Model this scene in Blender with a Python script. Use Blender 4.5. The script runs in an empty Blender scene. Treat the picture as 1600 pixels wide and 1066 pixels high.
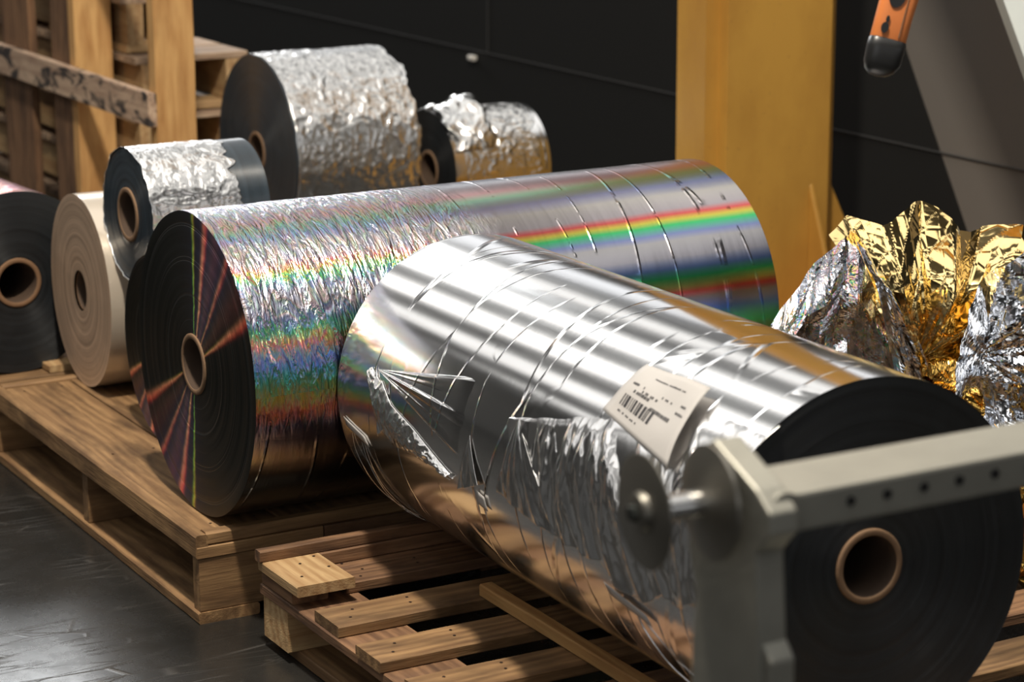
import bpy, bmesh, math, random
from mathutils import Vector, Matrix, noise
PI = math.pi
scn = bpy.context.scene
C = scn.collection
R = math.radians

# ------------------------------------------------------------------ camera
cam = bpy.data.cameras.new('camera')
camo = bpy.data.objects.new('camera', cam); C.objects.link(camo)
cam.sensor_width = 36.0
cam.lens = 3741.5 / 1600 * 36
Fv = Vector((0.47421185, 0.84711296, -0.23983899))
Rv = Vector((0.87209361, -0.48932289, -0.00398032))
Uv = Vector((0.12073049, 0.20727454, 0.97080452))
camo.matrix_world = Matrix(((Rv.x, Uv.x, -Fv.x, 0), (Rv.y, Uv.y, -Fv.y, 0), (Rv.z, Uv.z, -Fv.z, 1.2265), (0, 0, 0, 1)))
cam.dof.use_dof = True
cam.dof.focus_distance = 3.25
cam.dof.aperture_fstop = 6.3
cam.clip_start = 0.05
scn.camera = camo

# ------------------------------------------------------------------ world, light, exposure
w = bpy.data.worlds.new('hall_air'); scn.world = w; w.use_nodes = True
w.node_tree.nodes['Background'].inputs[0].default_value = (0.80, 0.86, 1.0, 1)
w.node_tree.nodes['Background'].inputs[1].default_value = 0.02
scn.view_settings.view_transform = 'Standard'
scn.view_settings.look = 'None'
scn.view_settings.exposure = 0.0
scn.view_settings.gamma = 1.0
scn.view_settings.use_curve_mapping = False

def area(name, loc, target, sx, sy, power, col=(1, 1, 1), spread=180):
    l = bpy.data.lights.new(name, 'AREA'); l.shape = 'RECTANGLE'; l.size = sx; l.size_y = sy
    l.energy = power; l.color = col; l.spread = R(spread)
    o = bpy.data.objects.new(name, l); C.objects.link(o)
    o.location = loc
    d = Vector(target) - Vector(loc)
    o.rotation_euler = d.to_track_quat('-Z', 'Y').to_euler()
    return o
# long strip lamps hang under the roof along the aisle (y)
for (lx, wd, pw) in ((-3.6, .7, 62), (-1.5, 1.1, 85), (.6, 1.0, 105), (2.5, 1.0, 90), (4.9, 1.2, 85)):
    area('ceiling_strip_lamp', (lx, 7.0, 4.7), (lx, 7.0, 0), wd, 17.0, pw, (1, .98, .95))
area('high_bay_lamp', (0.75, 2.0, 3.9), (1.7, 3.6, 0.2), 0.22, 0.22, 190, (1, .90, .76))
area('clerestory_window', (3.35, 11.0, 3.1), (1.2, 3.4, 0.1), 1.7, 1.7, 105, (.97, .99, 1))
area('rear_fill', (2.5, -5.6, 2.6), (2.0, 3.5, 0.4), 9, 2.2, 38, (.97, .98, 1))  # added fill light behind the camera, no window known there
area('side_fill', (-3.2, -2.2, 2.7), (1.8, 3.6, 0.4), 3.0, 1.6, 26, (.95, .97, 1))  # unseen fill light, added to brighten the roll faces
area('far_fill_panel', (10.0, 15.0, 3.2), (6.0, 5.0, 1.5), 8, 3.4, 105, (.97, .98, 1))  # added bright panel for the tops of the rolls to reflect

# ------------------------------------------------------------------ material helpers
class NT:
    def __init__(s, name):
        s.m = bpy.data.materials.new(name); s.m.use_nodes = True
        s.t = s.m.node_tree; s.n = s.t.nodes; s.l = s.t.links
        s.b = s.n['Principled BSDF']
    def new(s, t, **k):
        o = s.n.new(t)
        for a, b in k.items(): setattr(o, a, b)
        return o
    def put(s, sock, v):
        if hasattr(v, 'is_output') or hasattr(v, 'links'): s.l.new(v, sock)
        else: sock.default_value = v
    def math(s, op, a, b=0.0, c=None, clamp=False):
        o = s.new('ShaderNodeMath', operation=op); o.use_clamp = clamp
        s.put(o.inputs[0], a); s.put(o.inputs[1], b)
        if c is not None: s.put(o.inputs[2], c)
        return o.outputs[0]
    def vmath(s, op, a, b=(0, 0, 0)):
        o = s.new('ShaderNodeVectorMath', operation=op)
        s.put(o.inputs[0], a)
        if op != 'NORMALIZE': s.put(o.inputs[1], b)
        return o.outputs['Value'] if op == 'DOT_PRODUCT' else o.outputs[0]
    def coord(s, kind='Object', scale=(1, 1, 1), loc=(0, 0, 0), rnd=False):
        tc = s.new('ShaderNodeTexCoord'); mp = s.new('ShaderNodeMapping')
        mp.inputs['Scale'].default_value = scale; mp.inputs['Location'].default_value = loc
        src = tc.outputs[kind]
        if rnd:
            oi = s.new('ShaderNodeObjectInfo')
            v = s.new('ShaderNodeVectorMath', operation='SCALE'); v.inputs[0].default_value = (17, 31, 23)
            s.l.new(oi.outputs['Random'], v.inputs['Scale'])
            src = s.vmath('ADD', src, v.outputs[0])
        s.l.new(src, mp.inputs[0])
        return mp.outputs[0]
    def noise(s, vec, scale, detail=4, rough=.55, dist=0.0):
        o = s.new('ShaderNodeTexNoise'); s.put(o.inputs['Vector'], vec)
        o.inputs['Scale'].default_value = scale; o.inputs['Detail'].default_value = detail
        o.inputs['Roughness'].default_value = rough; o.inputs['Distortion'].default_value = dist
        return o.outputs[0]
    def voro(s, vec, scale, feature='F1'):
        o = s.new('ShaderNodeTexVoronoi', feature=feature); s.put(o.inputs['Vector'], vec)
        o.inputs['Scale'].default_value = scale
        return o.outputs['Distance']
    def ramp(s, fac, stops, interp='LINEAR'):
        o = s.new('ShaderNodeValToRGB'); s.put(o.inputs[0], fac)
        cr = o.color_ramp; cr.interpolation = interp
        while len(cr.elements) < len(stops): cr.elements.new(0.5)
        for e, (p, c) in zip(cr.elements, stops):
            e.position = p; e.color = (c[0], c[1], c[2], 1) if hasattr(c, '__len__') else (c, c, c, 1)
        return o.outputs[0]
    def mix(s, f, a, b, kind='MIX'):
        o = s.new('ShaderNodeMix', data_type='RGBA', blend_type=kind)
        s.put(o.inputs[0], f)
        for i, v in ((6, a), (7, b)):
            if hasattr(v, '__len__') and not hasattr(v, 'links') and len(v) == 3: v = (*v, 1)
            s.put(o.inputs[i], v)
        return o.outputs[2]
    def bump(s, h, dist, strength=1.0, normal=None):
        o = s.new('ShaderNodeBump'); s.put(o.inputs['Height'], h)
        o.inputs['Distance'].default_value = dist; o.inputs['Strength'].default_value = strength
        if normal is not None: s.l.new(normal, o.inputs['Normal'])
        return o.outputs[0]
    def set(s, **k):
        for a, v in k.items():
            sock = s.b.inputs[a.replace('_', ' ')]
            if hasattr(v, '__len__') and not hasattr(v, 'links') and len(v) == 3 and sock.type == 'RGBA': v = (*v, 1)
            s.put(sock, v)
        return s.m

def wood(name, light, dark, stain=.35, rough=.7):
    n = NT(name)
    v = n.coord('Object', (2.0, 26, 26), rnd=True)
    g = n.noise(v, 1.6, 6, .62, 1.6)
    v2 = n.coord('Object', (1.3, 6, 6), rnd=True)
    wv = n.new('ShaderNodeTexWave', wave_type='BANDS', bands_direction='Y')
    n.put(wv.inputs['Vector'], v2); wv.inputs['Scale'].default_value = 2.4
    wv.inputs['Distortion'].default_value = 16; wv.inputs['Detail'].default_value = 3; wv.inputs['Detail Scale'].default_value = .6
    f = n.math('ADD', n.math('MULTIPLY', g, .80), n.math('MULTIPLY', wv.outputs[0], .20))
    col = n.ramp(f, [(.30, dark), (.50, [(a + b) / 2 for a, b in zip(light, dark)]), (.68, light)])
    st = n.noise(n.coord('Object', (3, 9, 9), rnd=True), 1.7, 4, .65)
    col = n.mix(n.math('MULTIPLY', n.ramp(st, [(.46, 0.), (.70, 1.)]), stain), col, [c * .45 for c in dark])
    oi = n.new('ShaderNodeObjectInfo')
    hv = n.new('ShaderNodeHueSaturation'); n.l.new(col, hv.inputs['Color'])
    n.l.new(n.math('ADD', n.math('MULTIPLY', oi.outputs['Random'], .35), .82), hv.inputs['Value'])
    fine = n.noise(n.coord('Object', (6, 120, 120), rnd=True), 3, 3)
    return n.set(Base_Color=hv.outputs[0], Roughness=rough, Normal=n.bump(n.math('ADD', f, n.math('MULTIPLY', fine, .6)), .0012, .8))

def plain(name, col, rough=.5, metal=0., bumpd=0., bs=60, var=.0):
    n = NT(name)
    c = col
    if var:
        c = n.mix(n.math('MULTIPLY', n.ramp(n.noise(n.coord(), 9, 5, .6), [(.35, 0.), (.7, 1.)]), var), col, [x * .45 for x in col])
    k = dict(Base_Color=c, Roughness=rough, Metallic=metal)
    if bumpd: k['Normal'] = n.bump(n.noise(n.coord(), bs, 4), bumpd)
    return n.set(**k)

M = {}
M['pallet'] = wood('pale_pine', (.34, .200, .088), (.15, .078, .032), .85)
M['pallet_red'] = wood('reddish_pine', (.30, .162, .080), (.11, .054, .027), .85)
M['fresh'] = wood('fresh_pine', (.56, .38, .19), (.34, .19, .08), .3)
M['crate'] = wood('orange_pine', (.60, .36, .14), (.40, .20, .065), .3)
M['crate_grey'] = wood('weathered_pine', (.55, .40, .27), (.30, .19, .12), .7)
M['nail'] = plain('rusty_nail', (.035, .02, .014), .6, .4)
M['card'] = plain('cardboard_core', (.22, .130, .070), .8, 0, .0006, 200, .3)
M['bore_shade'] = plain('core_bore_shade', (.075, .045, .027), .85, 0, .0006, 200, .3)  # shade of the deep core hole, put into the colour
M['card_dark'] = plain('brown_cardboard_core', (.22, .12, .06), .8, 0, .0006, 200, .3)

def edge_mat(name, col, rough=.34, ringd=.00035, aniso=.85, gloss=.6):
    """wound film seen from the side: fine concentric rings (uv.x = radius, metres)"""
    n = NT(name)
    uv = n.coord('UV', (1, 0.0001, 1))
    g1 = n.noise(uv, 900, 3, .7); g2 = n.noise(uv, 110, 3, .6); g3 = n.noise(uv, 28, 2, .5)
    h = n.math('ADD', n.math('MULTIPLY', g1, .25), n.math('ADD', n.math('MULTIPLY', g2, .8), n.math('MULTIPLY', g3, 1.6)))
    dirt = n.noise(n.coord('Object'), 14, 6, .7)
    c = n.mix(n.ramp(g2, [(.35, 0.), (.65, 1.)]), [x * .7 for x in col], [min(1, x * 1.35) for x in col])
    c = n.mix(n.math('MULTIPLY', n.ramp(dirt, [(.5, 0.), (.8, 1.)]), .35), c, [min(1, x * 1.8 + .01) for x in col])
    tg = n.new('ShaderNodeTangent', direction_type='RADIAL', axis='X')
    n.l.new(tg.outputs[0], n.b.inputs['Tangent'])
    return n.set(Base_Color=c, Roughness=n.math('ADD', n.math('MULTIPLY', dirt, .2), rough - .1), Anisotropic=aniso, Anisotropic_Rotation=.25, Specular_IOR_Level=gloss,
                 Normal=n.bump(h, ringd * 3, .8))
M['edge_black'] = edge_mat('black_film_edge', (.012, .014, .016), .42, .0002, .8, .5)
M['edge_navy'] = edge_mat('dark_blue_film_edge', (.024, .034, .044), .36, .0002, .85, .8)
M['edge_pearl'] = edge_mat('pearl_film_edge', (.42, .30, .21), .34, .00015, .6, .6)

def film(name, col=(.86, .87, .88), rough=.12, crink=0.0, streak=(30, 6), wr=.0015, lines=0.0):
    """metallised film on a roll; uv = metres (along, around)"""
    n = NT(name)
    nor = None
    if crink:
        a = n.noise(n.coord('UV', (streak[0], streak[1], 1)), 1.0, 5, .62, .9)
        nor = n.bump(a, crink)
    if lines:
        v = n.voro(n.coord('UV', (12, 2.6, 1), (.3, .7, 0)), 1.0, 'DISTANCE_TO_EDGE')
        r = n.ramp(v, [(0., 1.), (.022, 0.)])
        mk = n.ramp(n.noise(n.coord('UV'), 7, 3), [(.42, 0.), (.6, 1.)])
        nor = n.bump(n.math('MULTIPLY', r, mk), lines, 1., nor)
        f2 = n.noise(n.coord('UV', (140, 5, 1)), 1.0, 3, .6)
        nor = n.bump(f2, lines * .05, 1., nor)
    s = n.noise(n.coord('UV', (3, 60, 1)), 1.4, 4)
    k = dict(Base_Color=col, Metallic=1.0, Roughness=n.math('ADD', n.math('MULTIPLY', s, .08), rough - .04))
    if nor is not None: k['Normal'] = nor
    return n.set(**k)
M['silver_wrink'] = film('crinkled_silver_film', (.94, .93, .91), .23, .0013, (60, 26))
M['silver_smooth'] = film('smooth_silver_film', (.82, .815, .81), .15, 0, lines=.0009)
M['silver_flap'] = film('loose_silver_film', (.92, .91, .90), .20, .0004, (30, 14))
M['pearl'] = NT('pearl_film').set(Base_Color=(.62, .54, .44), Metallic=.35, Roughness=.28, Coat_Weight=.6, Coat_Roughness=.1)

GREY = (.62, .60, .60)
def holo(name, crinkle=True):
    """diffraction film: the colour seen depends on the angle between the groove normal and the eye"""
    n = NT(name)
    uv = n.coord('UV', (1, 1, 1))
    nor = None
    # dense short crinkles on the near third of the roll, sparse slanting creases on the rest
    tcu = n.new('ShaderNodeTexCoord'); sx = n.new('ShaderNodeSeparateXYZ'); n.l.new(tcu.outputs['UV'], sx.inputs[0])
    wob = n.noise(n.coord('UV'), 5, 3)
    near = n.math('ADD', sx.outputs[0], n.math('MULTIPLY', wob, .22))
    mk = n.ramp(near, [(.42, 1.), (.55, .0)])
    turn = n.math('ADD', n.math('DIVIDE', sx.outputs[1], .225 * 2 * PI), n.math('MULTIPLY', n.math('SUBTRACT', wob, .5), .05))
    mk = n.math('MULTIPLY', mk, n.ramp(turn, [(.36, 1.), (.46, .1), (.955, .1), (.985, .85)]))
    a = n.noise(n.coord('UV', (85, 20, 1)), 1.0, 3, .55, 1.6)
    a2 = n.noise(n.coord('UV', (42, 11, 1), (4, 2, 0)), 1.0, 2, .5, 1.4)
    aa = n.math('ADD', a, n.math('MULTIPLY', a2, 1.2))
    h1 = n.math('MULTIPLY', aa, mk)
    nor = n.bump(h1, 0.0036 if crinkle else .0002)
    rot = n.new('ShaderNodeMapping'); rot.inputs['Rotation'].default_value = (0, 0, R(-14)); rot.inputs['Scale'].default_value = (13, 1.9, 1); rot.inputs['Location'].default_value = (3.3, 1.7, 0)
    n.l.new(tcu.outputs['UV'], rot.inputs[0])
    v = n.voro(rot.outputs[0], 1.0, 'DISTANCE_TO_EDGE')
    brk = n.ramp(n.noise(n.coord('UV', (5, 14, 1)), 1.0, 3, .6), [(.44, 0.), (.56, 1.)])
    cre = n.math('MULTIPLY', n.math('MULTIPLY', n.ramp(v, [(0., 1.), (.03, 0.)]), brk), n.math('SUBTRACT', 1.0, mk))
    nor = n.bump(cre, .0014, 1., nor)
    f2 = n.noise(n.coord('UV', (60, 3, 1)), 1.0, 2, .6)
    nor = n.bump(f2, .00022, 1., nor)
    # circumferential direction of the (crinkled) surface, dotted with the view direction
    soft = n.bump(n.math('MULTIPLY', aa, mk), .0013)
    ax = n.new('ShaderNodeVectorTransform', vector_type='VECTOR', convert_from='OBJECT', convert_to='WORLD'); ax.inputs[0].default_value = (1, 0, 0)
    tng = n.vmath('CROSS_PRODUCT', ax.outputs[0], soft)
    tng = n.vmath('NORMALIZE', tng)
    geo = n.new('ShaderNodeNewGeometry')
    s = n.vmath('DOT_PRODUCT', tng, geo.outputs['Incoming'])
    f = n.math('ADD', n.math('MULTIPLY', s, .5), .5)
    def k(x): return x * .5 + .5
    B, G, Y, Rd, W = (.10, .24, .92), (.10, .80, .26), (.92, .82, .14), (.98, .16, .16), GREY
    DK = (.30, .27, .25)
    stops = [(k(-.95), DK), (k(-.62), (.36, .30, .22)), (k(-.46), (.20, .20, .42)), (k(-.36), (1., .26, .16)), (k(-.27), (.80, .80, .16)), (k(-.18), (.12, .85, .42)),
             (k(-.08), B), (k(.0), (.45, .44, .52)), (k(.04), Rd), (k(.075), (.70, .66, .20)), (k(.13), G), (k(.19), (.22, .34, .70)), (k(.26), (.62, .60, .66)), (k(.36), W), (k(.40), (.34, .40, .72)), (k(.455), G), (k(.485), Y), (k(.515), Rd), (k(.55), (.62, .56, .58)),
             (k(.64), (.72, .68, .64)), (k(.70), (.36, .42, .74)), (k(.76), (.34, .62, .44)), (k(.80), (.74, .42, .42)), (k(.86), (.66, .65, .68)), (k(.95), (.55, .55, .72))]
    # ramp nodes hold 32 stops at most
    col = n.ramp(f, stops[:32])
    fl = n.math('FRACT', n.math('ADD', n.math('MULTIPLY', s, 3.0), n.math('MULTIPLY', a2, 4.5)))
    fleck = n.ramp(fl, [(0., (.75, .72, .74)), (.3, (.30, .36, .85)), (.45, (.25, .75, .70)), (.6, (.45, .80, .30)), (.75, (.90, .55, .25)), (.88, (.88, .35, .50)), (1., (.75, .72, .74))])
    col = n.mix(n.math('MULTIPLY', mk, .30), col, fleck)
    col = n.mix(1.0, col, (.80, .80, .80), 'MULTIPLY')
    return n.set(Base_Color=col, Metallic=1.0, Roughness=.27, Normal=nor)
M['holo'] = holo('holographic_film')

def holo_edge(name):
    n = NT(name)
    uv = n.coord('UV', (1, 0.0001, 1))
    g1 = n.noise(uv, 700, 3, .7); g2 = n.noise(uv, 90, 3, .6)
    rings = n.ramp(n.noise(uv, 55, 1, .4), [(.60, 0.), (.63, 1.), (.66, 0.)])
    geo = n.new('ShaderNodeNewGeometry')
    tg = n.new('ShaderNodeTangent', direction_type='RADIAL', axis='X')
    ax = n.new('ShaderNodeVectorTransform', vector_type='VECTOR', convert_from='OBJECT', convert_to='WORLD'); ax.inputs[0].default_value = (1, 0, 0)
    T = tg.outputs[0]
    Rr = n.vmath('NORMALIZE', n.vmath('CROSS_PRODUCT', T, ax.outputs[0]))
    sep = n.new('ShaderNodeSeparateXYZ'); tcu = n.new('ShaderNodeTexCoord'); n.l.new(tcu.outputs['UV'], sep.inputs[0])
    jit = n.math('MULTIPLY', n.math('SUBTRACT', n.noise(n.coord('UV', (1, .0001, 1)), 26, 3, .6), .5), .16)
    total = None
    # radial highlights put into the base colour; fixed directions, not tied to the lamps
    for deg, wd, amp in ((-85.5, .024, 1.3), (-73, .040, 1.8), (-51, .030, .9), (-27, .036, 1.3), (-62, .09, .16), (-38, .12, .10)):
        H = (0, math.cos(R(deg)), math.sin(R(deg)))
        # half vector = direction to the eye + a fixed direction chosen for this streak
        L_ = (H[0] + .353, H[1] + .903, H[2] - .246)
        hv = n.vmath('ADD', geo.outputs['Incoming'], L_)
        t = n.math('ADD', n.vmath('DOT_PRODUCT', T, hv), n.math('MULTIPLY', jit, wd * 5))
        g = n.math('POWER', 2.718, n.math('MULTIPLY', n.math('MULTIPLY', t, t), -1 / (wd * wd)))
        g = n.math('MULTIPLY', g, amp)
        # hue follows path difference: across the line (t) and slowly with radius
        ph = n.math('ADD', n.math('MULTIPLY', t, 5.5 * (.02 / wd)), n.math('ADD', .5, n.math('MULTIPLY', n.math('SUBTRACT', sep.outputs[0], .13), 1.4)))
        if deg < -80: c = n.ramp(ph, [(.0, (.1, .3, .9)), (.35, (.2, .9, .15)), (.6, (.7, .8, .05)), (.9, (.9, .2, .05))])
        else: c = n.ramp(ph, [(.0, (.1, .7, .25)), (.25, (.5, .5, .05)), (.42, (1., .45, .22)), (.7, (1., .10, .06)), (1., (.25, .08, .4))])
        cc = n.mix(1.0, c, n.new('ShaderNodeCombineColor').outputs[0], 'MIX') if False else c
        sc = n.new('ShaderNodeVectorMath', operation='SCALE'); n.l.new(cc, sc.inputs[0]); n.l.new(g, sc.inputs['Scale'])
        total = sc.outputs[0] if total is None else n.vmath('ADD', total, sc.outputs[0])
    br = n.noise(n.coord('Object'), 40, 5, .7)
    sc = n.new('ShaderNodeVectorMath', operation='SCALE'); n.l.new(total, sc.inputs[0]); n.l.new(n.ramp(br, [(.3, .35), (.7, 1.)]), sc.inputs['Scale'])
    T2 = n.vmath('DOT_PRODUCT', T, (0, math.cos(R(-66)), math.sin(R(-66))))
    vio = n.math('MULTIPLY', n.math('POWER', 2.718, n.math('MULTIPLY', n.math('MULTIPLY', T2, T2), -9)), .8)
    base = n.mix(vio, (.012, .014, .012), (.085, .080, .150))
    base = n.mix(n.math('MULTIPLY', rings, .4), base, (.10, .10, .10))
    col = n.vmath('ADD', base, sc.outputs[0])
    n.l.new(T, n.b.inputs['Tangent'])
    return n.set(Base_Color=col, Metallic=.6, Roughness=.40, Anisotropic=.6, Anisotropic_Rotation=.25, Specular_IOR_Level=.5,
                 Normal=n.bump(n.math('ADD', n.math('MULTIPLY', g1, .3), n.math('ADD', g2, rings)), .0008, .6))
M['holo_edge'] = holo_edge('holographic_film_edge')

def foil(name, col, rough=.09):
    n = NT(name)
    a = n.noise(n.coord('Object'), 15, 2, .5, .8)
    v = n.voro(n.coord('Object', (1, 1, 1)), 17, 'DISTANCE_TO_EDGE')
    nor = n.bump(a, .0030)
    nor = n.bump(n.ramp(v, [(0., 0.), (.06, 1.)]), .0004, 1, nor)
    return n.set(Base_Color=col, Metallic=1.0, Roughness=rough, Normal=nor)
M['gold'] = foil('gold_foil', (.95, .70, .30))
M['gold_deep'] = foil('deep_gold_foil', (.84, .50, .12))
M['silver_foil'] = foil('silver_foil', (.84, .86, .90))
def holo_foil():
    n = NT('holographic_loose_foil')
    a = n.noise(n.coord('Object'), 30, 3, .6, 1.5)
    nor = n.bump(a, .0025)
    geo = n.new('ShaderNodeNewGeometry')
    s = n.vmath('DOT_PRODUCT', nor, geo.outputs['Incoming'])
    s2 = n.vmath('DOT_PRODUCT', nor, (.3, -.5, .8))
    f = n.math('FRACT', n.math('ADD', n.math('MULTIPLY', s, 2.2), n.math('MULTIPLY', s2, 1.7)))
    col = n.ramp(f, [(0., (.7, .72, .78)), (.45, (.68, .70, .76)), (.55, (.25, .35, .8)), (.65, (.2, .7, .35)), (.75, (.8, .6, .2)), (.83, (.8, .3, .4)), (.93, (.7, .72, .78))])
    return n.set(Base_Color=col, Metallic=1., Roughness=.15, Normal=nor)
M['holo_foil'] = holo_foil()

M['yellow'] = NT('yellow_paint')
def yellow(n):
    a = n.noise(n.coord('Object', (1, 1, .45)), 4.5, 5, .6)
    c = n.mix(n.ramp(a, [(.38, 0.), (.68, .75)]), (.54, .295, .055), (.36, .17, .032))
    b = n.noise(n.coord('Object'), 70, 4, .7)
    c = n.mix(n.ramp(b, [(.64, 0.), (.72, .5)]), c, (.25, .13, .04))
    return n.set(Base_Color=c, Roughness=.42, Normal=n.bump(n.noise(n.coord(), 25, 3), .0006))
M['yellow'] = yellow(M['yellow'])
M['steel'] = plain('dull_galvanised_steel', (.37, .36, .31), .5, .6, .0003, 90, .35)
M['steel_pulley'] = plain('worn_pulley_steel', (.30, .285, .25), .38, .9, .0002, 60, .3)
M['chrome'] = plain('bright_hub_steel', (.75, .74, .72), .18, 1.)
M['dark_metal'] = plain('dark_bolt_steel', (.05, .055, .05), .45, .8)
M['orange'] = plain('orange_plastic', (.68, .21, .055), .4, 0, .0003, 80, .35)
M['rubber'] = plain('black_rubber', (.014, .014, .014), .35)
M['white_paint'] = plain('pale_grey_paint', (.62, .66, .64), .45, 0, 0, 60, .1)
M['paper'] = plain('label_paper', (.46, .44, .42), .6, 0, .0005, 30)
M['ink'] = plain('black_ink', (.03, .028, .03), .6)
M['clip'] = plain('white_plastic', (.75, .72, .66), .5)

def floor_mat():
    n = NT('polished_dark_concrete')
    a = n.noise(n.coord('Object'), 2.2, 6, .65)
    b = n.noise(n.coord('Object'), 22, 5, .7)
    c = n.mix(n.ramp(a, [(.3, 0.), (.7, 1.)]), (.008, .0078, .007), (.026, .025, .023))
    c = n.mix(n.math('MULTIPLY', n.ramp(b, [(.55, 0.), (.72, 1.)]), .5), c, (.008, .0075, .007))
    scr = None
    for rz, sc_ in ((25, 9), (-38, 7), (80, 11)):
        mp = n.new('ShaderNodeMapping'); mp.inputs['Rotation'].default_value = (0, 0, R(rz)); mp.inputs['Scale'].default_value = (1.2, sc_, 1)
        tc = n.new('ShaderNodeTexCoord'); n.l.new(tc.outputs['Object'], mp.inputs[0])
        v = n.voro(mp.outputs[0], 2.2, 'DISTANCE_TO_EDGE')
        r = n.ramp(v, [(0., 1.), (.012, 0.)])
        scr = r if scr is None else n.math('MAXIMUM', scr, r)
    scr = n.math('MULTIPLY', scr, n.ramp(n.noise(n.coord(), 5, 3), [(.45, 0.), (.65, 1.)]))
    c = n.mix(n.math('MULTIPLY', scr, .35), c, (.16, .15, .14))
    return n.set(Base_Color=c, Specular_IOR_Level=.5, Roughness=n.math('ADD', .16, n.math('MULTIPLY', b, .22)), Normal=n.bump(n.math('ADD', n.math('MULTIPLY', b, .12), scr), .0004))
M['floor'] = floor_mat()
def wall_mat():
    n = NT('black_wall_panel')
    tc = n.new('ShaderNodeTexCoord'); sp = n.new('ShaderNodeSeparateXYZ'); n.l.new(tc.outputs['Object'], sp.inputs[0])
    # a grey field whose edge slopes: y < y0 + k*z
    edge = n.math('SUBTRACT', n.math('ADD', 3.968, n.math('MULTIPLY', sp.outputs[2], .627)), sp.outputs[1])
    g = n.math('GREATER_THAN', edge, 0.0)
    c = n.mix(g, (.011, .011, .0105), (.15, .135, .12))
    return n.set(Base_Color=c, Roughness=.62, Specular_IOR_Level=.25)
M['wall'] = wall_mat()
M['seam'] = plain('panel_joint', (.05, .05, .05), .5)

# ------------------------------------------------------------------ object helpers
def link(o, parent=None):
    C.objects.link(o)
    if parent is not None: o.parent = parent
    return o
def empty(name, loc, rot=(0, 0, 0), label=None, cat=None, group=None):
    o = bpy.data.objects.new(name, None); link(o); o.location = loc; o.rotation_euler = rot
    o.empty_display_size = .05
    tag(o, label, cat, group)
    return o
def tag(o, label=None, cat=None, group=None, kind=None):
    if label: o['label'] = label
    if cat: o['category'] = cat
    if group: o['group'] = group
    if kind: o['kind'] = kind
    return o
def mesh(name, verts, faces, mats, parent=None, smooth=False, uvs=None, fm=None, loc=None, rot=None):
    me = bpy.data.meshes.new(name); me.from_pydata(verts, [], faces)
    if not isinstance(mats, (list, tuple)): mats = [mats]
    for m in mats: me.materials.append(m)
    if smooth: me.polygons.foreach_set('use_smooth', [True] * len(me.polygons))
    if fm: me.polygons.foreach_set('material_index', fm)
    if uvs:
        ul = me.uv_layers.new(name='UVMap')
        ul.data.foreach_set('uv', [c for f in me.loops for c in uvs[f.vertex_index]])
    me.update()
    o = bpy.data.objects.new(name, me); link(o, parent)
    if loc: o.location = loc
    if rot: o.rotation_euler = rot
    return o
def bm_obj(name, bm, mats, parent=None, loc=None, rot=None, smooth=False):
    me = bpy.data.meshes.new(name)
    bmesh.ops.recalc_face_normals(bm, faces=bm.faces)
    bm.to_mesh(me); bm.free()
    if not isinstance(mats, (list, tuple)): mats = [mats]
    for m in mats: me.materials.append(m)
    if smooth: me.polygons.foreach_set('use_smooth', [True] * len(me.polygons))
    o = bpy.data.objects.new(name, me); link(o, parent)
    if loc: o.location = loc
    if rot: o.rotation_euler = rot
    return o
def box_bm(x0, x1, y0, y1, z0, z1, bev=.0015, bm=None):
    bm = bm or bmesh.new()
    r = bmesh.ops.create_cube(bm, size=1)
    for v in r['verts']:
        v.co = Vector(((x0 + x1) / 2 + v.co.x * (x1 - x0), (y0 + y1) / 2 + v.co.y * (y1 - y0), (z0 + z1) / 2 + v.co.z * (z1 - z0)))
    if bev:
        es = list({e for v in r['verts'] for e in v.link_edges})
        bmesh.ops.bevel(bm, geom=es, offset=bev, segments=2, affect='EDGES', profile=.6)
    return bm
rng = random.Random(7)
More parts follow.
